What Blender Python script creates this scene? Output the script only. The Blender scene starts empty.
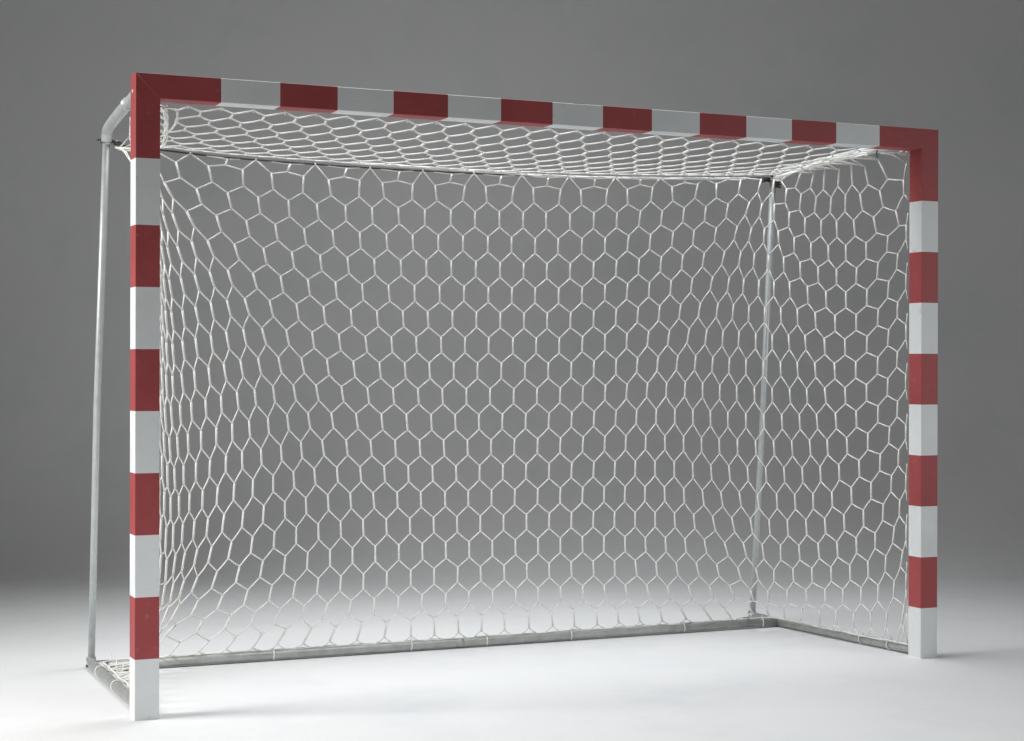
import bpy, bmesh, math, random
from mathutils import Vector, Matrix
random.seed(7)
C = bpy.context.scene
COL = C.collection

# layout constants
FLOOR_D = 9.4
WORLD = .145
TIES_X = [.732, 1.301, 1.629, 2.011, 2.549, 2.942]
TIES_Y = [(3.078, .385), (3.093, .215), (.049, .84), (.045, .52)]
LIGHTS = [
    ('key_softbox', (-3.2, .25, 3.0), (-.2, -1.0, 0), 1.6, 1.6, 92, 115, (1, .99, .97)),
    ('overhead_softbox', (1.6, .75, 4.4), (1.7, .25, 0), 3.0, 1.2, 48, 88, (.94, .975, 1)),
    ('right_post_fill', (6.5, -5.5, 1.6), (3.2, 0, 1.0), 1.4, 1.4, 4.5, 36, (.97, .99, 1)),  # added fill, out of frame, lifts the front of the right post
    ('backdrop_fill', (1.9, 2.0, 2.6), (3.7, 7.4, 1.2), .8, .8, 3.2, 120, (1, 1, .98)),  # added fill to brighten the middle of the backdrop
    ('low_front_fill', (-2.6, -6.4, .7), (0, 0, .15), .8, .8, 1.5, 24, (.97, .99, 1)),  # added low fill beside the camera, raises the foot of the left post
]
NETDATA = """
-1 -17 84 150 2020 84 150 2006
-1 -15 82 244 2020 83 232 1998
-1 -13 82 323 2020 82 306 1987
-1 -11 82 392 2020 82 375 1975
-1 -9 85 458 2020 84 445 1964
-1 -7 91 527 2012 90 519 1954
-1 -5 106 604 2004 105 599 1947
-1 -3 145 690 1998 142 686 1940
-1 -1 236 763 1991 226 759 1933
-1 49 2923 688 1974 2894 723 1937
-1 51 2949 645 1978 2922 656 1902
-1 53 2973 593 1960 2956 593 1896
-1 55 2991 541 1972 2980 533 1885
-1 57 3013 467 1964 3005 464 1893
-1 59 3028 402 1980 3026 392 1895
-1 61 3044 330 1965 3046 308 1887
-1 63 3059 260 1984 3069 206 1901
-1 65 3088 111 2013 3088 109 1956
0 -18 85 100 1960 85 100 1900
0 -16 83 214 1956 90 184 1896
0 -14 82 300 1946 97 252 1887
0 -12 82 366 1933 105 311 1874
0 -10 99 402 1919 115 369 1861
0 -8 112 453 1908 129 432 1850
0 -6 127 515 1901 148 502 1844
0 -4 150 586 1898 175 578 1842
0 -2 194 671 1897 222 662 1842
0 0 304 756 1891 318 744 1834
0 2 435 796 1888 450 793 1829
0 4 571 813 1882 575 814 1821
0 6 685 820 1874 694 823 1814
0 8 813 824 1869 811 828 1808
0 10 913 825 1861 926 829 1801
0 12 1040 825 1865 1039 829 1801
0 14 1133 825 1859 1143 829 1802
0 16 1259 825 1858 1259 829 1799
0 18 1354 825 1858 1364 829 1798
0 20 1481 825 1864 1474 829 1803
0 22 1571 825 1864 1579 829 1802
0 24 1694 825 1866 1686 829 1806
0 26 1780 825 1867 1786 829 1808
0 28 1903 824 1867 1898 829 1806
0 30 1994 824 1869 2001 829 1808
0 32 2116 824 1876 2112 828 1815
0 34 2209 824 1880 2214 828 1819
0 36 2328 823 1894 2322 827 1835
0 38 2419 821 1899 2426 825 1841
0 40 2540 817 1914 2529 819 1856
0 42 2628 810 1920 2627 808 1860
0 44 2740 799 1939 2723 789 1879
0 46 2825 771 1944 2801 759 1887
0 48 2871 743 1941 2854 725 1889
0 50 2898 686 1899 2888 680 1838
0 52 2933 627 1874 2923 626 1805
0 54 2964 561 1855 2957 564 1791
0 56 2992 492 1850 2987 493 1786
0 58 3015 423 1855 3012 422 1785
0 60 3035 349 1852 3037 335 1784
0 62 3059 247 1857 3063 229 1791
0 64 3085 124 1890 3086 122 1833
0 66 3090 100 1912 3090 100 1858
1 -17 90 149 1854 92 149 1794
1 -15 99 229 1845 103 220 1785
1 -13 109 289 1831 113 277 1771
1 -11 119 340 1815 126 332 1756
1 -9 132 392 1801 141 390 1743
1 -7 148 451 1792 160 457 1735
1 -5 169 519 1790 187 531 1735
1 -3 197 591 1795 223 609 1741
1 -1 242 668 1805 279 688 1752
1 1 384 769 1798 405 770 1742
1 3 511 804 1792 528 806 1733
1 5 633 820 1782 643 823 1722
1 7 754 828 1775 761 832 1715
1 9 868 831 1767 878 835 1707
1 11 984 832 1764 989 836 1705
1 13 1093 832 1761 1098 837 1699
1 15 1201 832 1765 1208 836 1703
1 17 1313 832 1761 1316 836 1700
1 19 1424 832 1765 1426 836 1706
1 21 1528 832 1762 1530 836 1701
1 23 1634 832 1766 1637 836 1704
1 25 1739 832 1767 1741 836 1705
1 27 1841 831 1770 1844 836 1707
1 29 1949 832 1767 1952 836 1706
1 31 2058 831 1777 2059 835 1713
1 33 2165 831 1781 2165 835 1720
1 35 2275 830 1792 2269 834 1731
1 37 2377 829 1797 2373 833 1739
1 39 2479 824 1814 2475 828 1753
1 41 2580 815 1822 2574 817 1760
1 43 2678 798 1835 2669 799 1777
1 45 2766 769 1844 2748 773 1789
1 47 2813 744 1837 2801 745 1782
1 49 2854 712 1834 2849 707 1768
1 51 2896 661 1797 2891 658 1735
1 53 2935 600 1769 2931 597 1704
1 55 2969 531 1756 2966 529 1691
1 57 2997 461 1749 2996 455 1681
1 59 3024 378 1746 3025 369 1682
1 61 3051 278 1753 3054 262 1688
1 63 3077 163 1770 3081 146 1710
1 65 3090 102 1812 3090 101 1757
2 -18 85 100 1748 85 100 1688
2 -16 100 192 1743 102 187 1683
2 -14 113 256 1729 116 251 1669
2 -12 125 307 1710 130 306 1651
2 -10 139 356 1693 146 360 1633
2 -8 156 413 1680 167 424 1622
2 -6 181 485 1676 196 501 1619
2 -4 217 571 1679 238 589 1625
2 -2 270 658 1693 294 671 1637
2 0 338 728 1710 369 739 1657
2 2 464 788 1704 485 792 1645
2 4 586 816 1691 601 820 1633
2 6 703 830 1683 715 834 1622
2 8 819 837 1670 830 841 1611
2 10 934 839 1666 944 843 1607
2 12 1045 839 1663 1051 843 1602
2 14 1155 839 1660 1162 844 1601
2 16 1264 839 1661 1270 843 1602
2 18 1373 839 1663 1376 843 1606
2 20 1479 839 1663 1482 843 1605
2 22 1587 839 1664 1589 843 1603
2 24 1691 839 1665 1693 843 1605
2 26 1796 839 1664 1798 843 1604
2 28 1899 839 1665 1901 843 1604
2 30 2008 839 1671 2009 843 1610
2 32 2114 838 1676 2115 842 1617
2 34 2223 837 1689 2219 842 1626
2 36 2326 837 1697 2324 841 1636
2 38 2432 833 1712 2427 837 1649
2 40 2528 825 1719 2524 828 1659
2 42 2627 809 1733 2619 811 1674
2 44 2715 783 1741 2702 787 1685
2 46 2770 758 1734 2759 761 1679
2 48 2816 729 1730 2811 728 1670
2 50 2860 691 1720 2859 685 1664
2 52 2904 635 1689 2901 631 1625
2 54 2944 569 1663 2941 565 1598
2 56 2979 494 1648 2978 491 1589
2 58 3010 413 1646 3009 411 1584
2 60 3041 314 1651 3040 313 1586
2 62 3068 202 1672 3067 208 1608
2 64 3088 109 1710 3088 109 1654
2 66 3090 100 1728 3090 100 1675
3 -17 95 149 1642 96 149 1582
3 -15 112 223 1628 114 222 1568
3 -13 127 280 1607 131 281 1547
3 -11 142 329 1586 148 336 1525
3 -9 160 383 1568 169 396 1508
3 -7 185 453 1560 199 471 1501
3 -5 227 548 1563 244 566 1507
3 -3 285 646 1575 307 661 1523
3 -1 355 721 1600 375 728 1543
3 1 425 766 1608 452 775 1551
3 3 538 807 1601 559 812 1543
3 5 657 829 1589 672 834 1530
3 7 772 840 1579 784 845 1519
3 9 886 845 1570 896 850 1510
3 11 997 846 1565 1006 850 1504
3 13 1107 846 1561 1114 851 1501
3 15 1217 846 1560 1223 851 1501
3 17 1325 846 1562 1329 851 1503
3 19 1431 846 1563 1435 850 1505
3 21 1538 846 1563 1540 850 1504
3 23 1644 846 1562 1646 851 1503
3 25 1748 846 1562 1750 851 1503
3 27 1852 846 1563 1854 851 1503
3 29 1958 846 1567 1959 850 1506
3 31 2065 845 1574 2066 850 1513
3 33 2171 845 1584 2170 849 1521
3 35 2276 844 1593 2275 848 1531
3 37 2380 842 1604 2378 846 1543
3 39 2480 835 1615 2476 839 1555
3 41 2576 821 1626 2569 825 1568
3 43 2663 800 1633 2652 804 1577
3 45 2728 775 1631 2719 778 1574
3 47 2778 747 1624 2773 748 1565
3 49 2826 712 1618 2824 709 1559
3 51 2871 666 1607 2871 662 1546
3 53 2915 607 1585 2914 602 1518
3 55 2956 534 1561 2955 531 1496
3 57 2992 453 1548 2991 451 1487
3 59 3026 358 1550 3024 360 1487
3 61 3056 251 1568 3054 258 1502
3 63 3079 151 1597 3078 158 1536
3 65 3090 102 1614 3089 103 1559
4 -18 85 100 1536 85 100 1476
4 -16 106 186 1528 108 187 1467
4 -14 125 253 1506 128 255 1445
4 -12 142 308 1480 148 314 1418
4 -10 162 364 1458 170 375 1396
4 -8 188 430 1445 199 446 1384
4 -6 227 519 1447 241 535 1386
4 -4 295 635 1462 311 646 1405
4 -2 364 711 1478 383 721 1421
4 0 432 761 1493 453 769 1437
4 2 510 797 1502 531 803 1446
4 4 615 825 1494 634 831 1436
4 6 728 842 1486 741 847 1424
4 8 839 850 1476 850 855 1416
4 10 951 853 1468 960 857 1406
4 12 1060 853 1462 1068 858 1401
4 14 1169 854 1460 1177 858 1399
4 16 1278 853 1462 1282 858 1401
4 18 1384 853 1463 1389 858 1400
4 20 1490 853 1463 1492 858 1405
4 22 1596 854 1461 1598 858 1402
4 24 1700 854 1461 1702 858 1400
4 26 1803 853 1463 1805 858 1402
4 28 1909 853 1465 1911 858 1402
4 30 2016 853 1470 2017 857 1409
4 32 2121 852 1481 2123 857 1418
4 34 2226 852 1489 2224 856 1425
4 36 2329 851 1496 2328 855 1436
4 38 2430 846 1507 2428 850 1449
4 40 2526 834 1517 2520 838 1458
4 42 2614 816 1525 2604 820 1470
4 44 2682 793 1523 2675 796 1465
4 46 2738 767 1516 2734 768 1456
4 48 2792 733 1510 2788 732 1446
4 50 2840 691 1505 2838 689 1444
4 52 2885 641 1502 2885 636 1437
4 54 2930 574 1481 2930 569 1410
4 56 2970 497 1457 2969 493 1392
4 58 3007 407 1452 3006 406 1388
4 60 3040 305 1460 3039 307 1395
4 62 3069 196 1490 3067 203 1423
4 64 3088 109 1513 3088 110 1456
4 66 3090 100 1520 3090 100 1468
5 -17 98 148 1430 99 148 1370
5 -15 120 223 1408 122 225 1346
5 -13 141 286 1377 145 292 1313
5 -11 163 349 1350 170 358 1285
5 -9 192 420 1334 201 432 1270
5 -7 233 509 1332 244 523 1271
5 -5 298 621 1345 309 629 1285
5 -3 364 699 1360 379 708 1303
5 -1 435 756 1379 450 762 1317
5 1 506 793 1390 524 800 1330
5 3 582 820 1397 602 826 1338
5 5 685 842 1392 702 847 1331
5 7 795 854 1382 807 859 1319
5 9 905 860 1372 915 864 1309
5 11 1016 860 1363 1024 865 1302
5 13 1124 861 1359 1132 865 1299
5 15 1232 861 1360 1238 865 1299
5 17 1337 861 1361 1343 865 1299
5 19 1443 861 1362 1446 865 1301
5 21 1547 861 1361 1549 865 1301
5 23 1652 861 1360 1654 865 1299
5 25 1757 861 1360 1759 865 1299
5 27 1861 861 1362 1863 865 1300
5 29 1967 860 1366 1968 865 1304
5 31 2073 860 1374 2074 864 1311
5 33 2177 859 1383 2177 864 1319
5 35 2280 859 1391 2278 863 1329
5 37 2381 856 1399 2378 860 1339
5 39 2477 847 1407 2471 851 1348
5 41 2564 832 1414 2556 836 1355
5 43 2638 811 1413 2631 815 1354
5 45 2699 786 1408 2695 788 1347
5 47 2756 754 1402 2754 755 1338
5 49 2809 714 1396 2808 713 1333
5 51 2858 666 1393 2858 663 1331
5 53 2903 609 1387 2903 605 1322
5 55 2945 539 1371 2946 534 1305
5 57 2986 454 1358 2985 451 1292
5 59 3023 356 1359 3022 356 1294
5 61 3055 248 1379 3054 253 1312
5 63 3079 151 1404 3078 154 1342
5 65 3090 102 1415 3089 102 1359
6 -18 85 100 1324 85 100 1264
6 -16 111 187 1310 112 189 1248
6 -14 135 260 1276 139 267 1210
6 -12 161 331 1242 167 340 1175
6 -10 193 409 1223 199 418 1156
6 -8 235 500 1220 243 511 1153
6 -6 294 603 1234 305 614 1168
6 -4 362 688 1245 373 696 1178
6 -2 434 750 1258 445 757 1196
6 0 503 791 1272 517 798 1207
6 2 576 820 1283 591 826 1222
6 4 655 841 1287 674 848 1226
6 6 755 857 1281 769 862 1223
6 8 861 865 1275 872 870 1212
6 10 970 867 1266 980 872 1204
6 12 1079 868 1259 1089 872 1198
6 14 1187 868 1258 1194 872 1198
6 16 1291 868 1259 1297 872 1198
6 18 1397 868 1260 1401 872 1198
6 20 1501 868 1259 1502 872 1199
6 22 1604 868 1260 1606 872 1197
6 24 1711 868 1259 1713 872 1196
6 26 1815 868 1259 1817 872 1198
6 28 1919 868 1260 1921 872 1198
6 30 2025 867 1267 2026 872 1205
6 32 2129 867 1275 2131 871 1212
6 34 2231 866 1282 2232 871 1221
6 36 2334 865 1292 2329 870 1231
6 38 2430 860 1296 2424 864 1236
6 40 2519 847 1305 2510 851 1245
6 42 2594 829 1302 2588 833 1240
6 44 2660 805 1297 2657 808 1234
6 46 2720 775 1293 2718 777 1231
6 48 2779 736 1286 2778 736 1221
6 50 2831 690 1278 2831 689 1219
6 52 2878 637 1278 2880 633 1217
6 54 2920 576 1275 2922 571 1215
6 56 2963 498 1263 2964 494 1197
6 58 3003 407 1259 3003 406 1194
6 60 3039 302 1269 3038 305 1204
6 62 3068 195 1295 3067 201 1230
6 64 3088 109 1313 3088 109 1257
6 66 3090 100 1319 3090 100 1267
7 -17 100 148 1218 100 148 1158
7 -15 126 228 1180 130 236 1114
7 -13 154 305 1135 161 321 1063
7 -11 188 390 1111 195 404 1041
7 -9 232 486 1108 237 494 1043
7 -7 287 585 1116 298 600 1050
7 -5 354 674 1128 361 681 1062
7 -3 424 741 1139 433 748 1074
7 -1 493 786 1151 506 795 1089
7 1 566 820 1164 579 827 1102
7 3 641 843 1173 655 849 1112
7 5 725 859 1177 740 865 1117
7 7 820 870 1174 834 875 1115
7 9 924 874 1169 935 879 1108
7 11 1032 875 1162 1042 879 1101
7 13 1140 875 1157 1148 879 1097
7 15 1246 875 1156 1253 880 1096
7 17 1350 875 1157 1356 880 1095
7 19 1455 875 1157 1458 880 1095
7 21 1558 875 1157 1561 880 1095
7 23 1663 875 1157 1665 880 1094
7 25 1769 875 1156 1770 880 1095
7 27 1873 875 1157 1875 880 1096
7 29 1978 875 1160 1979 879 1099
7 31 2082 875 1167 2083 879 1105
7 33 2185 874 1174 2186 878 1112
7 35 2286 874 1181 2284 878 1120
7 37 2382 871 1186 2379 875 1126
7 39 2471 861 1190 2467 866 1131
7 41 2550 846 1191 2547 850 1130
7 43 2621 824 1185 2619 827 1124
7 45 2686 796 1180 2685 799 1118
7 47 2746 760 1175 2746 761 1113
7 49 2804 715 1168 2804 715 1108
7 51 2855 663 1165 2856 661 1106
7 53 2900 604 1164 2902 601 1105
7 55 2942 536 1162 2944 531 1101
7 57 2983 453 1160 2984 450 1095
7 59 3021 355 1165 3020 355 1099
7 61 3054 249 1184 3053 252 1117
7 63 3079 152 1205 3078 155 1144
7 65 3090 102 1215 3089 102 1159
8 -18 85 100 1112 85 100 1052
8 -16 114 191 1090 117 197 1026
8 -14 144 276 1040 151 295 967
8 -12 178 364 997 189 392 919
8 -10 222 465 1003 232 487 932
8 -8 278 568 1006 285 582 937
8 -6 339 656 1013 345 666 946
8 -4 410 730 1020 416 738 956
8 -2 482 783 1033 487 789 969
8 0 552 818 1046 561 826 982
8 2 628 845 1053 636 851 995
8 4 705 862 1066 715 868 1004
8 6 789 874 1069 802 879 1011
8 8 882 880 1069 895 885 1010
8 10 986 882 1064 997 886 1004
8 12 1093 882 1058 1102 887 998
8 14 1199 882 1055 1207 887 994
8 16 1305 883 1054 1311 887 993
8 18 1409 883 1053 1414 887 992
8 20 1513 883 1053 1516 887 992
8 22 1617 883 1053 1619 887 992
8 24 1722 883 1053 1723 887 992
8 26 1826 883 1054 1828 887 993
8 28 1931 882 1056 1932 887 995
8 30 2035 882 1060 2036 887 999
8 32 2139 882 1065 2139 886 1004
8 34 2240 881 1070 2239 886 1009
8 36 2337 881 1074 2335 885 1015
8 38 2425 875 1076 2425 879 1018
8 40 2508 862 1079 2508 866 1018
8 42 2582 843 1074 2584 846 1014
8 44 2652 817 1066 2652 820 1006
8 46 2714 784 1062 2716 785 1002
8 48 2776 741 1057 2777 742 997
8 50 2831 689 1054 2832 689 996
8 52 2880 631 1053 2883 628 992
8 54 2923 567 1052 2925 564 993
8 56 2963 494 1057 2966 488 995
8 58 3002 404 1059 3003 402 994
8 60 3037 303 1073 3037 303 1006
8 62 3067 198 1098 3066 202 1030
8 64 3088 109 1114 3088 110 1057
8 66 3090 100 1118 3090 100 1066
9 -17 100 148 1006 100 148 946
9 -15 133 245 964 137 256 896
9 -13 170 345 915 178 369 839
9 -11 213 448 891 223 475 816
9 -9 264 550 892 272 569 822
9 -7 324 641 898 329 653 830
9 -5 391 718 905 394 726 839
9 -3 463 776 914 465 782 851
9 -1 534 817 927 537 823 863
9 1 607 846 936 613 852 874
9 3 686 866 946 693 872 886
9 5 766 879 956 775 884 896
9 7 852 886 961 863 891 902
9 9 947 889 960 958 893 902
9 11 1049 890 957 1059 894 897
9 13 1154 890 954 1162 894 892
9 15 1259 890 952 1266 894 890
9 17 1364 890 951 1369 894 888
9 19 1467 890 949 1472 894 888
9 21 1571 890 949 1574 894 889
9 23 1675 890 949 1676 894 889
9 25 1779 890 950 1780 894 890
9 27 1884 890 951 1884 894 891
9 29 1988 890 954 1988 894 893
9 31 2091 889 957 2091 894 896
9 33 2193 889 960 2192 894 900
9 35 2290 889 963 2290 893 903
9 37 2382 886 964 2383 890 905
9 39 2467 877 964 2469 881 904
9 41 2545 861 961 2548 864 900
9 43 2617 837 955 2620 840 894
9 45 2685 806 950 2687 809 888
9 47 2749 766 946 2751 768 886
9 49 2807 717 943 2810 718 884
9 51 2860 660 943 2863 659 882
9 53 2906 596 944 2909 594 882
9 55 2946 528 947 2949 524 886
9 57 2985 447 953 2987 444 889
9 59 3021 352 964 3022 351 898
9 61 3054 247 987 3054 249 920
9 63 3079 150 1008 3078 153 946
9 65 3090 102 1015 3089 102 959
10 -18 85 100 900 85 100 840
10 -16 119 203 881 120 208 817
10 -14 158 316 836 162 332 765
10 -12 202 430 797 209 455 721
10 -10 251 536 780 259 560 707
10 -8 305 626 783 309 640 716
10 -6 370 706 790 372 717 722
10 -4 438 768 796 437 774 732
10 -2 510 813 808 510 819 746
10 0 580 845 819 583 851 753
10 2 660 869 826 665 875 766
10 4 743 884 837 749 890 779
10 6 825 893 850 833 898 788
10 8 913 897 853 922 901 795
10 10 1011 897 853 1019 901 795
10 12 1111 897 851 1119 901 790
10 14 1214 897 850 1220 902 787
10 16 1318 897 848 1324 902 786
10 18 1421 897 847 1427 902 784
10 20 1524 897 845 1528 902 786
10 22 1628 897 845 1630 902 786
10 24 1732 897 846 1733 902 786
10 26 1836 897 847 1837 902 787
10 28 1940 897 849 1940 902 788
10 30 2044 897 851 2043 901 789
10 32 2145 897 852 2145 901 791
10 34 2244 897 854 2244 901 793
10 36 2338 896 853 2339 901 794
10 38 2426 890 851 2429 894 792
10 40 2509 877 848 2512 881 787
10 42 2585 857 842 2588 860 782
10 44 2655 829 837 2660 832 775
10 46 2723 791 836 2726 794 773
10 48 2784 745 830 2788 746 772
10 50 2839 690 831 2844 690 771
10 52 2889 627 833 2893 626 770
10 54 2932 558 838 2936 556 776
10 56 2970 485 842 2972 483 780
10 58 3006 397 853 3008 395 787
10 60 3040 297 874 3040 298 808
10 62 3069 189 904 3068 194 837
10 64 3088 108 914 3088 109 858
10 66 3090 100 917 3090 100 865
11 -17 100 148 794 100 148 734
11 -15 140 272 753 141 281 685
11 -13 186 403 705 189 422 628
11 -11 234 517 679 239 542 601
11 -9 285 610 674 290 632 603
11 -7 343 691 677 345 706 609
11 -5 408 757 682 408 767 615
11 -3 477 806 690 474 813 625
11 -1 550 843 700 548 850 635
11 1 630 870 710 630 876 646
11 3 714 888 722 716 894 659
11 5 798 899 734 803 904 673
11 7 883 904 744 890 908 683
11 9 975 904 748 982 909 690
11 11 1071 904 748 1078 909 689
11 13 1171 904 747 1177 909 686
11 15 1273 905 746 1277 909 684
11 17 1376 905 744 1380 909 683
11 19 1478 905 742 1482 909 683
11 21 1581 905 742 1583 909 684
11 23 1684 905 743 1686 909 683
11 25 1788 905 743 1789 909 683
11 27 1892 905 744 1893 909 683
11 29 1996 905 745 1995 909 683
11 31 2098 905 746 2097 909 684
11 33 2197 905 746 2197 909 684
11 35 2293 905 746 2294 909 684
11 37 2385 902 743 2388 906 683
11 39 2472 892 739 2476 896 678
11 41 2552 875 732 2558 879 670
11 43 2627 850 726 2634 853 664
11 45 2697 817 722 2704 819 661
11 47 2762 773 718 2767 775 659
11 49 2820 721 717 2825 723 658
11 51 2872 660 719 2877 661 657
11 53 2918 592 722 2922 593 660
11 55 2958 518 729 2961 518 667
11 57 2994 435 741 2996 434 678
11 59 3027 340 763 3029 340 696
11 61 3058 236 792 3057 239 725
11 63 3080 144 812 3080 147 751
11 65 3090 102 815 3090 102 760
12 -18 85 100 688 85 100 628
12 -16 120 216 666 120 221 601
12 -14 165 358 616 165 375 539
12 -12 214 496 571 216 524 486
12 -10 261 592 570 265 621 489
12 -8 315 676 567 315 694 499
12 -6 374 744 570 372 757 503
12 -4 438 797 573 434 806 509
12 -2 510 839 583 503 844 517
12 0 593 871 591 588 876 529
12 2 679 892 607 676 897 541
12 4 765 904 619 768 909 555
12 6 851 910 631 855 915 570
12 8 941 912 640 946 916 580
12 10 1033 912 644 1039 916 585
12 12 1128 912 643 1135 916 582
12 14 1229 912 642 1233 916 583
12 16 1329 912 641 1333 916 580
12 18 1433 912 639 1437 916 580
12 20 1534 912 640 1537 916 580
12 22 1637 912 640 1639 916 579
12 24 1741 912 640 1742 917 579
12 26 1844 912 640 1845 917 579
12 28 1947 912 641 1948 917 578
12 30 2050 912 641 2050 917 578
12 32 2150 912 640 2151 917 577
12 34 2248 912 639 2249 917 576
12 36 2343 912 637 2345 916 575
12 38 2433 906 633 2438 910 573
12 40 2519 892 625 2525 896 564
12 42 2598 871 618 2608 874 554
12 44 2672 842 609 2683 843 549
12 46 2739 802 610 2750 803 549
12 48 2801 754 601 2809 756 544
12 50 2857 694 607 2863 697 544
12 52 2905 628 607 2910 630 545
12 54 2947 554 614 2950 556 551
12 56 2984 471 625 2987 471 565
12 58 3017 380 650 3019 380 583
12 60 3046 283 675 3047 284 608
12 62 3072 179 709 3072 184 644
12 64 3089 107 715 3088 107 659
12 66 3090 100 716 3090 100 664
13 -17 98 148 582 98 149 522
13 -15 137 288 539 138 302 468
13 -13 183 440 485 184 473 401
13 -11 233 573 451 237 616 363
13 -9 286 665 457 280 682 383
13 -7 336 731 458 326 740 390
13 -5 395 787 461 384 792 403
13 -3 461 831 465 448 835 406
13 -1 547 869 477 535 874 413
13 1 636 894 490 629 899 427
13 3 726 909 503 724 914 441
13 5 815 917 517 816 921 454
13 7 905 920 527 908 924 466
13 9 996 920 534 1000 924 473
13 11 1089 920 537 1093 924 476
13 13 1186 919 537 1190 924 477
13 15 1286 919 537 1289 924 476
13 17 1387 920 537 1391 924 475
13 19 1489 920 537 1492 924 474
13 21 1591 920 536 1593 924 474
13 23 1694 920 536 1696 924 474
13 25 1797 920 536 1799 924 474
13 27 1900 920 537 1901 924 475
13 29 2002 920 537 2003 924 474
13 31 2104 920 536 2104 924 473
13 33 2203 920 533 2204 924 470
13 35 2300 920 529 2303 924 467
13 37 2394 917 526 2398 922 464
13 39 2483 908 520 2489 912 460
13 41 2567 891 513 2576 895 452
13 43 2646 866 505 2661 867 443
13 45 2719 830 499 2735 831 437
13 47 2784 785 496 2797 787 433
13 49 2843 730 494 2851 734 430
13 51 2893 665 496 2900 670 431
13 53 2937 592 502 2943 594 439
13 55 2975 509 514 2980 510 452
13 57 3008 419 534 3012 420 470
13 59 3037 323 561 3039 324 494
13 61 3063 222 591 3063 227 525
13 63 3082 138 611 3082 142 550
13 65 3090 102 615 3090 102 559
14 -18 85 100 476 85 100 416
14 -16 114 216 458 113 223 393
14 -14 149 358 415 148 380 341
14 -12 190 502 372 188 537 291
14 -10 237 622 351 232 652 273
14 -8 288 709 346 279 727 275
14 -6 342 770 351 325 775 289
14 -4 404 819 355 381 820 298
14 -2 490 864 367 469 867 303
14 0 585 894 379 571 899 317
14 2 681 912 394 671 917 330
14 4 773 922 407 768 927 341
14 6 865 927 416 863 931 352
14 8 956 928 422 957 932 361
14 10 1048 927 427 1050 932 366
14 12 1143 927 430 1145 931 370
14 14 1242 927 431 1244 931 371
14 16 1342 927 433 1345 931 370
14 18 1443 927 434 1446 931 369
14 20 1545 927 433 1548 931 369
14 22 1647 927 432 1650 931 370
14 24 1750 927 433 1753 931 371
14 26 1852 927 433 1855 931 371
14 28 1954 927 433 1957 931 372
14 30 2056 927 433 2059 931 370
14 32 2157 927 431 2159 932 367
14 34 2256 927 427 2260 932 363
14 36 2353 927 419 2358 931 359
14 38 2446 921 416 2453 926 355
14 40 2535 909 408 2544 913 351
14 42 2618 888 405 2632 891 346
14 44 2700 857 391 2720 858 333
14 46 2769 817 390 2786 818 329
14 48 2831 765 387 2843 770 324
14 50 2884 704 387 2891 713 323
14 52 2929 632 392 2937 638 329
14 54 2969 549 405 2976 550 343
14 56 3002 459 419 3007 461 357
14 58 3030 363 444 3033 364 380
14 60 3055 266 471 3056 269 408
14 62 3077 167 503 3075 176 438
14 64 3089 105 514 3089 107 458
14 66 3090 100 521 3090 100 470
15 -17 95 149 370 94 149 310
15 -15 122 275 341 119 284 276
15 -13 152 412 304 146 432 234
15 -11 186 542 274 176 565 203
15 -9 225 648 258 211 664 192
15 -7 272 728 254 249 729 195
15 -5 329 791 257 295 783 202
15 -3 417 851 265 386 852 205
15 -1 520 892 273 497 896 218
15 1 623 915 284 609 920 227
15 3 722 927 296 711 932 236
15 5 817 933 304 808 937 245
15 7 911 935 313 906 940 253
15 9 1003 935 317 1001 939 258
15 11 1097 935 322 1097 939 261
15 13 1195 935 325 1196 939 266
15 15 1296 935 327 1298 939 266
15 17 1396 934 330 1398 939 266
15 19 1499 934 331 1499 939 270
15 21 1598 934 329 1602 939 269
15 23 1703 934 329 1707 939 270
15 25 1805 934 330 1808 939 271
15 27 1906 934 329 1910 939 270
15 29 2007 934 330 2013 939 270
15 31 2110 934 329 2115 939 267
15 33 2211 935 326 2215 939 264
15 35 2309 935 324 2320 939 258
15 37 2408 933 311 2416 937 256
15 39 2501 924 306 2513 928 252
15 41 2590 909 304 2608 912 247
15 43 2677 884 295 2692 887 244
15 45 2760 846 283 2778 849 230
15 47 2822 802 280 2836 805 232
15 49 2878 745 278 2885 756 227
15 51 2926 672 289 2934 681 233
15 53 2966 590 298 2973 598 237
15 55 2999 498 311 3005 504 250
15 57 3027 402 328 3031 406 266
15 59 3049 307 351 3052 310 288
15 61 3069 212 382 3069 218 319
15 63 3086 123 410 3084 136 347
15 65 3090 101 424 3090 102 369
16 -18 85 100 264 85 100 204
16 -16 103 207 252 100 207 191
16 -14 123 330 229 116 337 166
16 -12 146 458 203 134 469 139
16 -10 173 574 184 155 582 124
16 -8 207 671 175 182 666 122
16 -6 253 748 175 218 728 133
16 -4 322 819 180 277 797 146
16 -2 443 885 184 414 889 134
16 0 558 916 192 531 920 139
16 2 657 930 198 640 935 146
16 4 758 938 202 733 942 143
16 6 856 942 208 842 945 165
16 8 953 943 212 932 947 151
16 10 1048 942 218 1041 946 161
16 12 1145 942 221 1145 947 159
16 14 1247 942 222 1248 946 162
16 16 1347 942 225 1348 946 164
16 18 1450 942 225 1451 946 169
16 20 1551 942 228 1551 945 179
16 22 1655 942 228 1658 946 172
16 24 1759 942 225 1762 946 171
16 26 1860 942 227 1864 946 171
16 28 1961 942 226 1969 946 166
16 30 2065 942 227 2070 946 166
16 32 2165 942 224 2176 946 166
16 34 2266 942 220 2278 946 160
16 36 2368 942 216 2384 945 158
16 38 2466 937 206 2483 941 153
16 40 2563 926 205 2583 931 150
16 42 2654 907 203 2676 912 149
16 44 2738 877 204 2762 880 153
16 46 2817 837 186 2836 842 137
16 48 2874 787 183 2885 802 131
16 50 2925 717 192 2938 728 137
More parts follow.
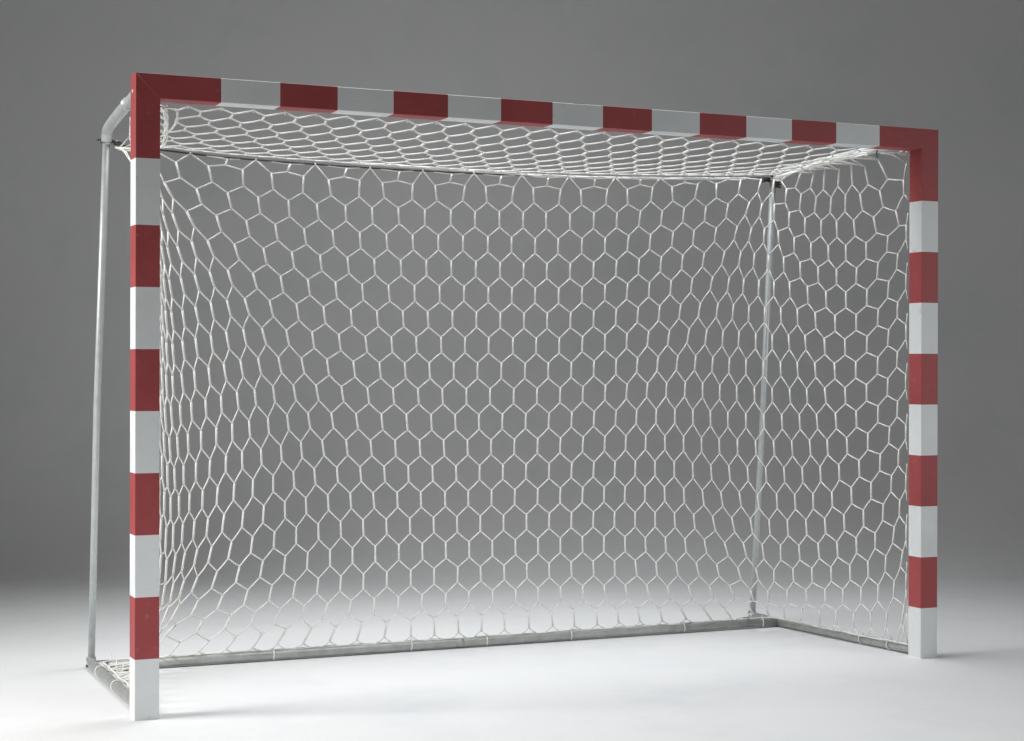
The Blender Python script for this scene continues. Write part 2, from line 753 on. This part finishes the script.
16 52 2966 633 202 2976 646 142
16 54 2999 541 213 3007 552 151
16 56 3024 448 223 3030 457 159
16 58 3046 350 239 3050 357 175
16 60 3064 257 260 3065 262 196
16 62 3079 169 286 3079 175 220
16 64 3089 104 321 3089 106 264
16 66 3090 100 336 3090 100 287
17 -17 91 150 158 89 150 98
17 -15 104 266 144 97 271 84
17 -13 117 390 126 103 402 67
17 -11 133 512 110 108 529 53
17 -9 155 622 100 119 638 48
17 -7 190 718 97 149 721 52
17 -5 250 802 101 205 802 59
17 -3 350 874 106 313 889 56
17 -1 472 918 98 434 926 57
17 1 583 935 104 544 941 57
17 3 686 944 107 650 949 52
17 5 786 947 120 750 951 62
17 7 888 949 116 855 953 58
17 9 987 949 118 963 953 61
17 11 1097 949 128 1076 954 58
17 13 1200 949 122 1191 953 63
17 15 1301 949 123 1304 954 61
17 17 1402 949 128 1406 954 60
17 19 1503 949 129 1511 953 64
17 21 1612 949 126 1611 953 65
17 23 1712 949 124 1714 953 62
17 25 1820 949 129 1824 953 65
17 27 1924 949 123 1933 953 65
17 29 2028 948 131 2033 954 60
17 31 2131 949 126 2141 954 60
17 33 2229 949 120 2241 953 63
17 35 2330 949 116 2344 953 61
17 37 2432 948 113 2450 952 58
17 39 2530 942 112 2565 947 60
17 41 2633 930 108 2682 937 51
17 43 2728 909 103 2769 915 56
17 45 2812 862 129 2847 865 80
17 47 2878 818 116 2904 828 69
17 49 2931 757 111 2951 774 65
17 51 2973 675 117 2987 709 60
17 53 3003 589 120 3020 614 57
17 55 3026 498 127 3037 517 66
17 57 3046 402 131 3054 415 69
17 59 3061 305 143 3066 312 82
17 61 3075 213 155 3076 220 97
17 63 3088 116 195 3086 130 122
17 65 3090 100 223 3090 101 166
"""
# ---------------------------------------------------------------- helpers
def obj(name, verts, faces, mats, parent=None, smooth=True, midx=None):
    me = bpy.data.meshes.new(name)
    me.from_pydata([tuple(v) for v in verts], [], faces)
    for m in (mats if isinstance(mats, (list, tuple)) else [mats]):
        me.materials.append(m)
    if midx:
        me.polygons.foreach_set('material_index', midx)
    me.polygons.foreach_set('use_smooth', [smooth] * len(me.polygons))
    me.update()
    o = bpy.data.objects.new(name, me)
    COL.objects.link(o)
    o.parent = parent
    return o

class MB:
    """collects tubes and boxes of one part"""
    def __init__(s): s.v = []; s.f = []
    def tube(s, pts, r, n=6, cap=True):
        pts = [Vector(p) for p in pts]
        rs = r if isinstance(r, (list, tuple)) else [r] * len(pts)
        up = Vector((0, 0, 1)); base = len(s.v)
        nrm = None
        for i, p in enumerate(pts):
            if i == 0: t = pts[1] - p
            elif i == len(pts) - 1: t = p - pts[i - 1]
            else: t = (pts[i + 1] - p).normalized() + (p - pts[i - 1]).normalized()
            t.normalize()
            if nrm is None:
                nrm = t.cross(up) if abs(t.z) < .95 else t.cross(Vector((0, 1, 0)))
            nrm = (nrm - t * nrm.dot(t)).normalized(); b = t.cross(nrm)
            for k in range(n):
                a = 2 * math.pi * k / n
                s.v.append(p + (nrm * math.cos(a) + b * math.sin(a)) * rs[i])
        for i in range(len(pts) - 1):
            for k in range(n):
                a = base + i * n + k; c = base + i * n + (k + 1) % n
                s.f.append((a, c, c + n, a + n))
        if cap:
            s.f.append(tuple(base + k for k in range(n))[::-1])
            e = base + (len(pts) - 1) * n
            s.f.append(tuple(e + k for k in range(n)))
    def box(s, a, b):
        x0, y0, z0 = a; x1, y1, z1 = b; k = len(s.v)
        s.v += [Vector(q) for q in ((x0,y0,z0),(x1,y0,z0),(x1,y1,z0),(x0,y1,z0),(x0,y0,z1),(x1,y0,z1),(x1,y1,z1),(x0,y1,z1))]
        for f in ((0,3,2,1),(4,5,6,7),(0,1,5,4),(1,2,6,5),(2,3,7,6),(3,0,4,7)):
            s.f.append(tuple(k + i for i in f))
    def build(s, name, mat, parent, smooth=True): return obj(name, s.v, s.f, mat, parent, smooth)

def smooth_path(pts, sub=8):
    """Catmull-Rom through the points"""
    P = [Vector(p) for p in pts]; P = [P[0] * 2 - P[1]] + P + [P[-1] * 2 - P[-2]]; out = []
    for i in range(1, len(P) - 2):
        for k in range(sub):
            t = k / sub; a, b, c, d = P[i-1], P[i], P[i+1], P[i+2]
            out.append(.5 * ((2*b) + (c-a)*t + (2*a-5*b+4*c-d)*t*t + (3*b-a-3*c+d)*t**3))
    out.append(P[-2]); return out

# ---------------------------------------------------------------- materials
def mat(name, col, rough=.5, metal=0, spec=.5, var=.08, scale=6, bump=0, bscale=60, rvar=.1, dirt=None):
    m = bpy.data.materials.new(name); m.use_nodes = True
    nt = m.node_tree; N = nt.nodes; L = nt.links; b = N['Principled BSDF']
    tc = N.new('ShaderNodeTexCoord')
    n1 = N.new('ShaderNodeTexNoise'); n1.inputs['Scale'].default_value = scale; n1.inputs['Detail'].default_value = 6
    L.new(tc.outputs['Object'], n1.inputs['Vector'])
    r = N.new('ShaderNodeValToRGB'); L.new(n1.outputs['Fac'], r.inputs['Fac'])
    r.color_ramp.elements[0].position = .3; r.color_ramp.elements[1].position = .7
    r.color_ramp.elements[0].color = tuple(c * (1 - var) for c in col) + (1,)
    r.color_ramp.elements[1].color = tuple(min(1, c * (1 + var)) for c in col) + (1,)
    out = r.outputs['Color']
    if dirt:
        n2 = N.new('ShaderNodeTexNoise'); n2.inputs['Scale'].default_value = dirt[1]; n2.inputs['Detail'].default_value = 8; n2.inputs['Roughness'].default_value = .7
        L.new(tc.outputs['Object'], n2.inputs['Vector'])
        r2 = N.new('ShaderNodeValToRGB'); r2.color_ramp.elements[0].position = dirt[2]; r2.color_ramp.elements[1].position = dirt[3]
        L.new(n2.outputs['Fac'], r2.inputs['Fac'])
        mx = N.new('ShaderNodeMix'); mx.data_type = 'RGBA'
        sc = N.new('ShaderNodeMath'); sc.operation = 'MULTIPLY'; sc.inputs[1].default_value = dirt[4] if len(dirt) > 4 else .55
        L.new(r2.outputs['Color'], sc.inputs[0]); L.new(sc.outputs[0], mx.inputs['Factor']); L.new(out, mx.inputs['A']); mx.inputs['B'].default_value = tuple(dirt[0]) + (1,)
        out = mx.outputs['Result']
    L.new(out, b.inputs['Base Color'])
    mr = N.new('ShaderNodeMapRange'); mr.inputs['To Min'].default_value = max(0, rough - rvar); mr.inputs['To Max'].default_value = rough + rvar
    L.new(n1.outputs['Fac'], mr.inputs['Value']); L.new(mr.outputs['Result'], b.inputs['Roughness'])
    b.inputs['Metallic'].default_value = metal; b.inputs['Specular IOR Level'].default_value = spec
    if bump:
        n3 = N.new('ShaderNodeTexNoise'); n3.inputs['Scale'].default_value = bscale; n3.inputs['Detail'].default_value = 4
        L.new(tc.outputs['Object'], n3.inputs['Vector'])
        bp = N.new('ShaderNodeBump'); bp.inputs['Strength'].default_value = bump; bp.inputs['Distance'].default_value = .002
        L.new(n3.outputs['Fac'], bp.inputs['Height']); L.new(bp.outputs['Normal'], b.inputs['Normal'])
    return m

RED = mat('red_paint', (.37, .070, .073), .5, var=.09, spec=.3, bump=.15, bscale=90, dirt=((.52, .24, .24), 38, .60, .70, .5))
WHITE = mat('white_paint', (.76, .785, .785), .48, var=.045, spec=.35, bump=.15, bscale=90, dirt=((.40, .40, .37), 34, .61, .70, .5))
STEEL = mat('galvanised_steel', (.41, .42, .405), .52, metal=.4, var=.14, scale=26, bump=.2, bscale=120, rvar=.08)
GREYPIPE = mat('silver_painted_pipe', (.56, .59, .59), .42, metal=.3, var=.07, scale=30)
TWINE = mat('white_twine', (.85, .84, .805), .7, var=.04, scale=30)
DARK = mat('dark_steel', (.09, .09, .088), .45, metal=.6, var=.3, scale=60)
CORD = mat('dark_cord', (.055, .055, .055), .8, var=.2, scale=60)
SEAM = mat('mitre_seam', (.42, .13, .13), .6)
PAPER = mat('studio_floor_paint', (.80, .802, .804), .62, var=.012, scale=1.3, spec=.3, dirt=((.70, .72, .74), 1.6, .50, .72, .6))

def setp(o, **k):
    for a, b in k.items(): o[a] = b
    return o

# ---------------------------------------------------------------- camera
cam = bpy.data.cameras.new('camera'); cob = bpy.data.objects.new('camera', cam); COL.objects.link(cob); C.camera = cob
F_PX = 1752.25
cam.sensor_width = 36; cam.lens = F_PX / 1024 * 36; cam.clip_end = 200
yaw, pit, rol = 0.4156784, -0.001692, 0.00220394
Fv = Vector((math.sin(yaw) * math.cos(pit), math.cos(yaw) * math.cos(pit), math.sin(pit)))
Rv = Vector((math.cos(yaw), -math.sin(yaw), 0)); Uv = Rv.cross(Fv)
R2 = Rv * math.cos(rol) + Uv * math.sin(rol); U2 = Uv * math.cos(rol) - Rv * math.sin(rol)
M = Matrix((R2, U2, -Fv)).transposed().to_4x4(); M.translation = Vector((-1.1661034, -5.6421179, 1.1391037))
cob.matrix_world = M

# ---------------------------------------------------------------- studio sweep (floor running up into the wall)
view = Vector((math.sin(yaw), math.cos(yaw), 0)); side = Vector((math.cos(yaw), -math.sin(yaw), 0))
cam0 = Vector((-1.1661, -5.6421, 0))
D0, RAD, HT = FLOOR_D, 2.2, 9.0
def sweep(prof, name, kind, half=11):
    v = []; f = []; n = 24
    for (d, z) in prof:
        for i in range(n + 1):
            x = -half + 2 * half * i / n
            v.append(cam0 + view * d + side * x + Vector((0, 0, z)))
    for j in range(len(prof) - 1):
        for i in range(n):
            a = j * (n + 1) + i; f.append((a, a + 1, a + n + 2, a + n + 1))
    o = obj(name, v, f, PAPER); o['kind'] = kind; return o
sweep([(-5, 0)] + [(d, 0) for d in (0, 4, 8)] + [(D0, 0)], 'floor', 'structure')
sweep([(D0 + RAD * math.sin(a * math.pi / 48), RAD - RAD * math.cos(a * math.pi / 48)) for a in range(25)] + [(D0 + RAD, HT)], 'backdrop', 'structure')

# ---------------------------------------------------------------- the goal
goal = bpy.data.objects.new('handball_goal', None); COL.objects.link(goal); goal.location = (0, 0, 0)
setp(goal, label='red and white striped handball goal with white hexagonal net on grey steel frame', category='goal')
W, H, S = 3.16, 2.08, .08
BV = .0022

def ring(c0, axis, bev=BV):
    """bevelled square section, list of (a,b) in [0,S]"""
    q = []
    for (cx, cy, a0) in ((bev, bev, 180), (S - bev, bev, 270), (S - bev, S - bev, 0), (bev, S - bev, 90)):
        for k in range(4):
            a = math.radians(a0 + 30 * k); q.append((cx + bev * math.cos(a), cy + bev * math.sin(a)))
    return q
SEC = ring(0, 0)
def bar(name, stations, fn, cols, parent, capends=True):
    v = []; f = []; mi = []; n = len(SEC)
    for s in stations:
        for (a, b) in SEC: v.append(fn(s, a, b))
    for i in range(len(stations) - 1):
        for k in range(n):
            p = i * n + k; q = i * n + (k + 1) % n
            f.append((p, q, q + n, p + n)); mi.append(cols[i])
    f.append(tuple(range(n))[::-1]); mi.append(cols[0])
    e = (len(stations) - 1) * n; f.append(tuple(e + k for k in range(n))); mi.append(cols[-1])
    me_o = obj(name, v, f, [RED, WHITE], parent, False, mi)
    bm = bmesh.new(); bm.from_mesh(me_o.data); bmesh.ops.recalc_face_normals(bm, faces=bm.faces)
    bm.to_mesh(me_o.data); bm.free()
    return me_o
zs = [0] + [.2 * k - .004 for k in range(1, 10)] + [H]
pc = [1, 0] * 5
zs[-2] = 1.811
def post_fn(x0, mir):
    def fn(s, a, b):
        z = s
        if s == H:        # mitred top
            z = H - (a if not mir else S - a) - .0006 + (0 if mir else .006)
        return Vector((x0 + a, b, z))
    return fn
postL = bar('post', zs, post_fn(0, False), pc, goal)
zsR = [0] + [.2 * k - .003 for k in range(1, 10)] + [H]
postR = bar('post', zsR, post_fn(W - S, True), pc, goal)
xs = [0] + [.28 + .2 * k for k in range(14)] + [W]
def cb(s, a, b):
    x = s
    if s == 0: x = (S - b) + .0006
    if s == W: x = W - (S - b) - .0006
    return Vector((x, a, H - S + b + .006 * (1 - x / W)))
cross = bar('crossbar', xs, cb, [0, 1] * 7 + [0], goal)
# fine weld seams along the mitres, and small fittings
for x0, sg, par in ((0, 1, postL), (W, -1, postR)):
    m = MB(); zo = .006 if sg > 0 else 0; a = (x0 + sg * .004, -.0003, H - .004 + zo); b = (x0 + sg * .078, -.0003, H - .078 + zo)
    m.tube([a, b], .0007, 5); m.build('weld_seam', SEAM, par)
m = MB(); m.tube([(-.0025, .04, 2.03), (.001, .04, 2.03)], .006, 12); m.build('bolt', WHITE, postL)
# dirty rubber feet
for x0, par in ((0, postL), (W - S, postR)):
    m = MB(); m.box((x0 + .003, .003, -.001), (x0 + S - .003, S - .003, .004)); f = m.build('foot_pad', CORD, par, False)

# rear frame ------------------------------------------------------
def pipe(name, pts, r, mt, parent, n=18):
    m = MB(); m.tube(pts, r, n); return m.build(name, mt, parent)
TL, TR = Vector((.046, .735, 1.945)), Vector((2.932, .85, 1.965))
BL, BR = Vector((.057, 1.065, .022)), Vector((3.02, 1.15, .022))
armL = smooth_path([(.043, .081, 2.066), (.045, .26, 2.046), (.045, .371, 2.032), (.045, .50, 2.019), (.045, .615, 2.005), (.045, .70, 1.988), (.046, .732, 1.950)], 8)
armR = smooth_path([(3.118, .081, 2.045), (3.08, .2, 2.035), (3.02, .36, 2.018), (2.97, .55, 1.999), (2.945, .74, 1.987), (2.935, .83, 1.974), (2.932, .85, 1.948)], 8)
aL = pipe('side_arm', armL[15:], .0195, GREYPIPE, goal); aR = pipe('side_arm', armR, .0175, GREYPIPE, goal)
pipe('sleeve', armL[:17], .0165, GREYPIPE, aL)
m = MB(); m.tube([armL[14], armL[15], armL[16]], [.0225, .0232, .0215], 18); m.build('sleeve_collar', GREYPIPE, aL)
sL = pipe('rear_stanchion', [armL[-1] + Vector((0, -.004, .012)), BL.lerp(TL, .5) + Vector((-.004, .012, 0)), BL], .0132, GREYPIPE, goal)
sR = pipe('rear_stanchion', [armR[-1] + Vector((0, -.004, .012)), BR.lerp(TR, .5) + Vector((0, -.01, 0)), BR], .0138, GREYPIPE, goal)
gb = []
pipe('side_bar', smooth_path([(.042, .081, .0205), (.045, .5, .0205), (.05, .93, .0205), (.056, 1.055, .022), (.057, 1.068, .040)], 5), .0180, STEEL, goal)
pipe('side_bar', smooth_path([(3.112, .081, .0205), (3.07, .5, .0205), (3.035, .93, .0205), (3.022, 1.14, .022), (3.02, 1.152, .040)], 5), .0180, STEEL, goal)
rb = pipe('rear_bar', [(.055, .95, .0215), (.8, .951, .0210), (1.6, .948, .0205), (2.4, .950, .021), (3.03, .95, .0215)], .0172, STEEL, goal)
# welded joint collar seen on the rear bar
pipe('joint_collar', [(1.50, .9482, .0206), (1.528, .9481, .0206)], .0184, STEEL, rb)
m = MB(); m.box((.040, 1.078, .001), (.074, 1.090, .008)); m.build('foot_plate', DARK, sL, False)
m = MB(); m.box((2.99, 1.15, .001), (3.05, 1.18, .012)); m.build('foot_plate', DARK, sR, False)
# clamps that hold the tension cord
def clamp(P, par, sgn):
    m = MB()
    for dz in (0, -.013):
        ringp = [P + Vector((.0185 * math.cos(a), .0185 * math.sin(a), dz)) for a in [2 * math.pi * k / 20 for k in range(21)]]
        m.tube(ringp, .003, 6)
    m.tube([P + Vector((-.034, 0, -.004)), P + Vector((-.016, 0, -.004))], .0038, 8)
    m.tube([P + Vector((sgn * .018, 0, -.006)), P + Vector((sgn * .06, .004, -.016))], .006, 8)
    m.tube([P + Vector((sgn * .045, -.010, -.010)), P + Vector((sgn * .050, .010, -.014))], .0065, 6)
    m.build('clamp', DARK, par)
clamp(armL[-1] + Vector((0, 0, .010)), sL, 1)
clamp(armR[-1] + Vector((0, 0, .012)), sR, -1)
m = MB(); P = armR[-1]
for k in range(5):
    a = k * 1.3; m.tube(smooth_path([P + Vector((-.03 + .012 * k, -.02, .03 - .01 * k)), P + Vector((.0, -.028, .0 - .006 * k)), P + Vector((.03, -.016, .022 - .012 * k))], 4), .0042, 6)
m.build('lashing', CORD, sR)
# tension cord between the two rear corners
def cordz(x): t = (x - .058) / 2.87; return 1.945 * (1 - t) + 1.962 * t - 4 * t * (1 - t) * .037
cordp = [(x, .725 + .10 * min(1, x / .5) + .008 * math.sin(math.pi * (x - .06) / 2.87) + .015 * (x / 2.93), cordz(x)) for x in [.075 + 2.845 * k / 60 for k in range(61)]]
def cordpt(x):
    k = min(max((x - .075) / 2.845 * 60, 0), 59.999); i = int(k); return Vector(cordp[i]).lerp(Vector(cordp[i + 1]), k - i)
pipe('tension_cord', cordp, .0038, CORD, goal, 6)
# thin wire on the floor behind the left corner
pipe('floor_wire', smooth_path([(.07, 1.07, .022), (.25, 1.03, .03), (.42, .985, .036)], 6), .0026, STEEL, goal, 6)
# brackets and hooks
for x0, x1, par in ((.084, .155, postL), (2.94, 3.075, postR)):
    m = MB(); m.box((x0, .083, 1.990), (x1, .105, 1.994)); m.build('corner_bracket', WHITE, par, False)
m = MB(); m.box((1.565, .006, 2.081), (1.615, .02, 2.0855)); m.build('tape_scrap', DARK, cross, False)
m = MB(); m.tube([(2.93, .086, 2.0), (2.93, .090, 1.982), (2.935, .088, 1.970)], .003, 6); m.build('peg', DARK, cross)

# ---------------------------------------------------------------- net
NET = {}
for l in NETDATA.strip().split('\n'):
    a = [int(q) for q in l.split()]
    NET[(a[0], a[1])] = (Vector(a[2:5]) / 1000, Vector(a[5:8]) / 1000)
RK, RT = .0043, .0028       # doubled twine, single twine
def near(poly, P):
    best = None; acc = 0
    for a, b in zip(poly, poly[1:]):
        d = b - a; t = min(max((P - a).dot(d) / d.length_squared, 0), 1); q = a + d * t; e = (q - P).length
        if best is None or e < best[0]: best = (e, acc + t * d.length)
        acc += d.length
    return best[1]
def along(poly, s):
    for a, b in zip(poly, poly[1:]):
        l = (b - a).length
        if s <= l: return a.lerp(b, max(s, 0) / l)
        s -= l
    return poly[-1].copy()
rim = [Vector(q) for q in ((.066, .09, .040), (.066, .5, .040), (.075, .93, .041), (.11, .955, .041), (.8, .955, .041), (1.6, .953, .040), (2.4, .955, .041), (2.97, .955, .041), (3.012, .93, .041), (3.05, .5, .040), (3.094, .09, .040))]
armLv = smooth_path([(.115, .09, 1.992), (.143, .2, 1.983), (.177, .35, 1.952), (.195, .5, 1.912), (.14, .64, 1.915), (.078, .705, 1.925)], 8)
armRv = smooth_path([(3.07, .092, 1.962), (3.03, .10, 1.982), (2.96, .12, 1.992), (2.915, .35, 1.986), (2.910, .60, 1.970), (2.925, .83, 1.952)], 8)
net = MB(); knots = []
def strand(m, a, b, r, bow=0.0):
    a = Vector(a); b = Vector(b)
    if (a - b).length < .002: return
    if bow:
        mid = a.lerp(b, .5) + Vector((random.uniform(-bow, bow), random.uniform(-bow, bow), random.uniform(-bow, 0)))
        m.tube([a, mid, b], r, 6)
    else: m.tube([a, b], r, 6)
def knot(m, P, r=.0044):
    m.tube([P + Vector((0, 0, -r)), P + Vector((0, 0, -r * .45)), P + Vector((0, 0, r * .45)), P + Vector((0, 0, r))], [r * .35, r * .85, r * .85, r * .35], 6)
for (r, c), (t, b) in NET.items():
    if c < 65: strand(net, t, b, RK); knot(net, t); knot(net, b)
    if r < 17:
        for d in (-1, 1):
            q = NET.get((r + 1, c + d))
            if q and not (c >= 65 and c + d >= 65): strand(net, b, q[0], RT, .0018)
    else:
        s = near(rim, b)
        for d in (-.033, .033): strand(net, b, along(rim, s + d), RT, .003)
# row 0 up to the cord: alternately tied and linked through a short doubled strand
for k in range(0, 23):
    a = NET[(0, 2 * k)][0]; b = NET[(0, 2 * k + 2)][0]; x = (a.x + b.x) / 2
    if k % 2 == 0:
        q = cordpt(x); strand(net, a, q, RT); strand(net, b, q, RT); knot(net, q, .005)
    else:
        q = cordpt(x + .004); hgt = max(.012, q.z - max(a.z, b.z))
        N_ = q + Vector((.010, 0, -.14 * hgt)); M_ = Vector((x, (a.y + b.y) / 2, max(a.z, b.z) + .20 * hgt))
        strand(net, a, M_, RT); strand(net, b, M_, RT); strand(net, M_, N_, RK)
        strand(net, N_, cordpt(x - .085), RT); strand(net, N_, cordpt(x + .085), RT)
a = NET[(0, 46)][0]; strand(net, a, cordpt(a.x - .03), RT)
strand(net, NET[(0, 48)][0], armR[-1] + Vector((.0, -.02, .0)), RT)
strand(net, NET[(0, 48)][0], NET[(-1, 49)][1], RT)
for (r, c), (t, b) in NET.items():
    if r == -1:
        poly = armLv if c < 10 else armRv
        s = near(poly, t)
        if c == 49: strand(net, t, along(poly, s), RT)
        else:
            for d in (-.04, .04): strand(net, t, along(poly, s + d), RT)
netob = net.build('net', TWINE, goal)

# roof panel: hangs from the crossbar hooks to the cord
def roofp(x, y):
    xr = 2.935
    xl = .125 + .08 * math.sin(math.pi * min(1, y / .8)) + .0
    x = max(min(x, xr), xl)
    t = min(max((y - .08) / .74, 0), 1)
    zc = cordz(min(max(x, .06), 2.93)) + .010
    z = 1.997 * (1 - t) + zc * t - .017 * 4 * t * (1 - t)
    # edges are held up by the arms
    wr = min(max((x - (xr - .30)) / .30, 0), 1); wl = min(max((.35 - x) / .30, 0), 1)
    za = 2.00 - .03 * t if x > 1 else 1.995 - .075 * t
    w = max(wr, wl) ** 2; z = z * (1 - w * .6) + za * w * .6
    return Vector((x + random.uniform(-.003, .003), y, z))
roof = MB(); RP = {}
for r in range(7):
    y0 = .152 + .103 * r; n = 26
    for k in range(n):
        x = .137 + .1098 * k - (.0549 if r % 2 else 0)
        if x < .07 : x = .07
        RP[(r, 2 * k - (r % 2))] = (roofp(x - .002, y0 - .024), roofp(x + .002, y0 + .024))
hooks = []
for (r, c), (t, b) in RP.items():
    strand(roof, t, b, .0042); knot(roof, t, .0042); knot(roof, b, .0042)
    if r < 6:
        for d in (-1, 1):
            q = RP.get((r + 1, c + d))
            if q: strand(roof, b, q[0], .0028, .0015)
    else:
        for d in (-.055, .055): strand(roof, b, cordpt(b.x + d) + Vector((0, -.006, .013)), .0028)
    if r == 0:
        for d in (-1, 1):
            hx = .137 + .1098 * (c / 2) + .055 * d
            h = Vector((min(hx, 2.95), 0.084, 1.998)); strand(roof, t, h, .0028)
            if d == 1: hooks.append(h)
roof.build('roof_panel', TWINE, netob)
# hooks the net hangs on
for h in hooks:
    m = MB(); m.tube([h + Vector((0, -.008, .007)), h + Vector((0, 0, .001)), h + Vector((0, .004, -.007))], .0028, 6); m.build('net_hook', WHITE, cross)
# rim ropes
def wob(poly, step, amp, ph=0, lift=0):
    L_ = sum((b - a).length for a, b in zip(poly, poly[1:])); n = int(L_ / step); out = []
    for i in range(n + 1):
        p = along(poly, L_ * i / n)
        out.append(p + Vector((amp * math.sin(i * 1.1 + ph), amp * math.cos(i * .8 + ph * 2), lift + amp * .7 * math.sin(i * .63 + ph))))
    return out
m = MB(); m.tube(wob(rim, .03, .002), .0030, 6); m.tube(wob(rim, .035, .004, 2), .0022, 6)
m.build('rim_cord', TWINE, netob)
def bundle(poly, n, amp, r=.0024, step=.035):
    m = MB()
    for k in range(n): m.tube(wob(poly, step, amp, k * 1.9), r, 6)
    return m.build('gathered_edge', TWINE, netob)
bundle([p + Vector((-.002, 0, .002)) for p in armRv[18:]], 8, .010, .0028)
bundle(armRv[:16], 4, .004, .0028)
bundle([p + Vector((-.004, -.004, .004)) for p in armR[14:-8]], 5, .014, .0026)
bundle(armLv, 6, .006, .0026)
bundle([cordpt(x) + Vector((0, -.014, .013 - .015 * min(1, max(0, x - 1.3) / .6))) for x in [1.0 + .2 * k for k in range(10)]], 4, .0045, .0026, .05)
bundle([Vector((.085, .70, 1.925)), Vector((.095, .62, 1.90)), Vector((.105, .50, 1.83)), Vector((.11, .42, 1.74))], 2, .003)
# ties round the ground bars
def tie(c, ax, r, name='tie'):
    c = Vector(c); m = MB(); pts = []
    for k in range(17):
        a = 2 * math.pi * k / 16
        if ax == 'x': pts.append(c + Vector((.0015 * math.sin(a), r * math.cos(a), r * math.sin(a))))
        else: pts.append(c + Vector((r * math.cos(a), .004 * math.sin(a), r * math.sin(a))))
    m.tube(pts, .0024, 6); m.tube([c + Vector((0, 0, r)), c + Vector((.002, -.004, r + .014))], .0022, 6)
    m.build(name, TWINE, netob)
for x in TIES_X: tie((x, .9495, .0215), 'x', .0190)
for x, y in TIES_Y: tie((x, y, .0215), 'y', .0200)
# slack net lying on the floor inside the left corner
slack = MB()
for k in range(7):
    y = .18 + .115 * k; P0 = Vector((.066, y, .035)); P1 = Vector((.09 + .015 * (k % 2), y + .05, .012)); P2 = Vector((.115, y + .13, .03))
    slack.tube(smooth_path([P0, P1, P2, P2 + Vector((.012, .045, .018))], 4), .0023, 6)
    slack.tube(smooth_path([P0 + Vector((0, .04, 0)), P0 + Vector((.03, .0, -.02)), P1 + Vector((.01, -.05, -.002))], 4), .0023, 6)
slack.build('slack_mesh', TWINE, netob)

# ---------------------------------------------------------------- light
w = bpy.data.worlds.new('World'); C.world = w; w.use_nodes = True
w.node_tree.nodes['Background'].inputs[0].default_value = (.82, .82, .82, 1); w.node_tree.nodes['Background'].inputs[1].default_value = WORLD
def area(name, loc, to, sx, sy, e, spread=180, col=(1, 1, 1)):
    l = bpy.data.lights.new(name, 'AREA'); l.shape = 'RECTANGLE'; l.size = sx; l.size_y = sy; l.energy = e; l.color = col; l.spread = math.radians(spread)
    o = bpy.data.objects.new(name, l); COL.objects.link(o); o.location = loc
    o.rotation_euler = (Vector(to) - Vector(loc)).to_track_quat('-Z', 'Y').to_euler(); return o
for a in LIGHTS: area(*a)
C.view_settings.view_transform = 'Standard'; C.view_settings.look = 'None'; C.view_settings.exposure = 0; C.view_settings.gamma = 1
C.render.engine = 'CYCLES'
C.cycles.max_bounces = 8; C.cycles.diffuse_bounces = 5
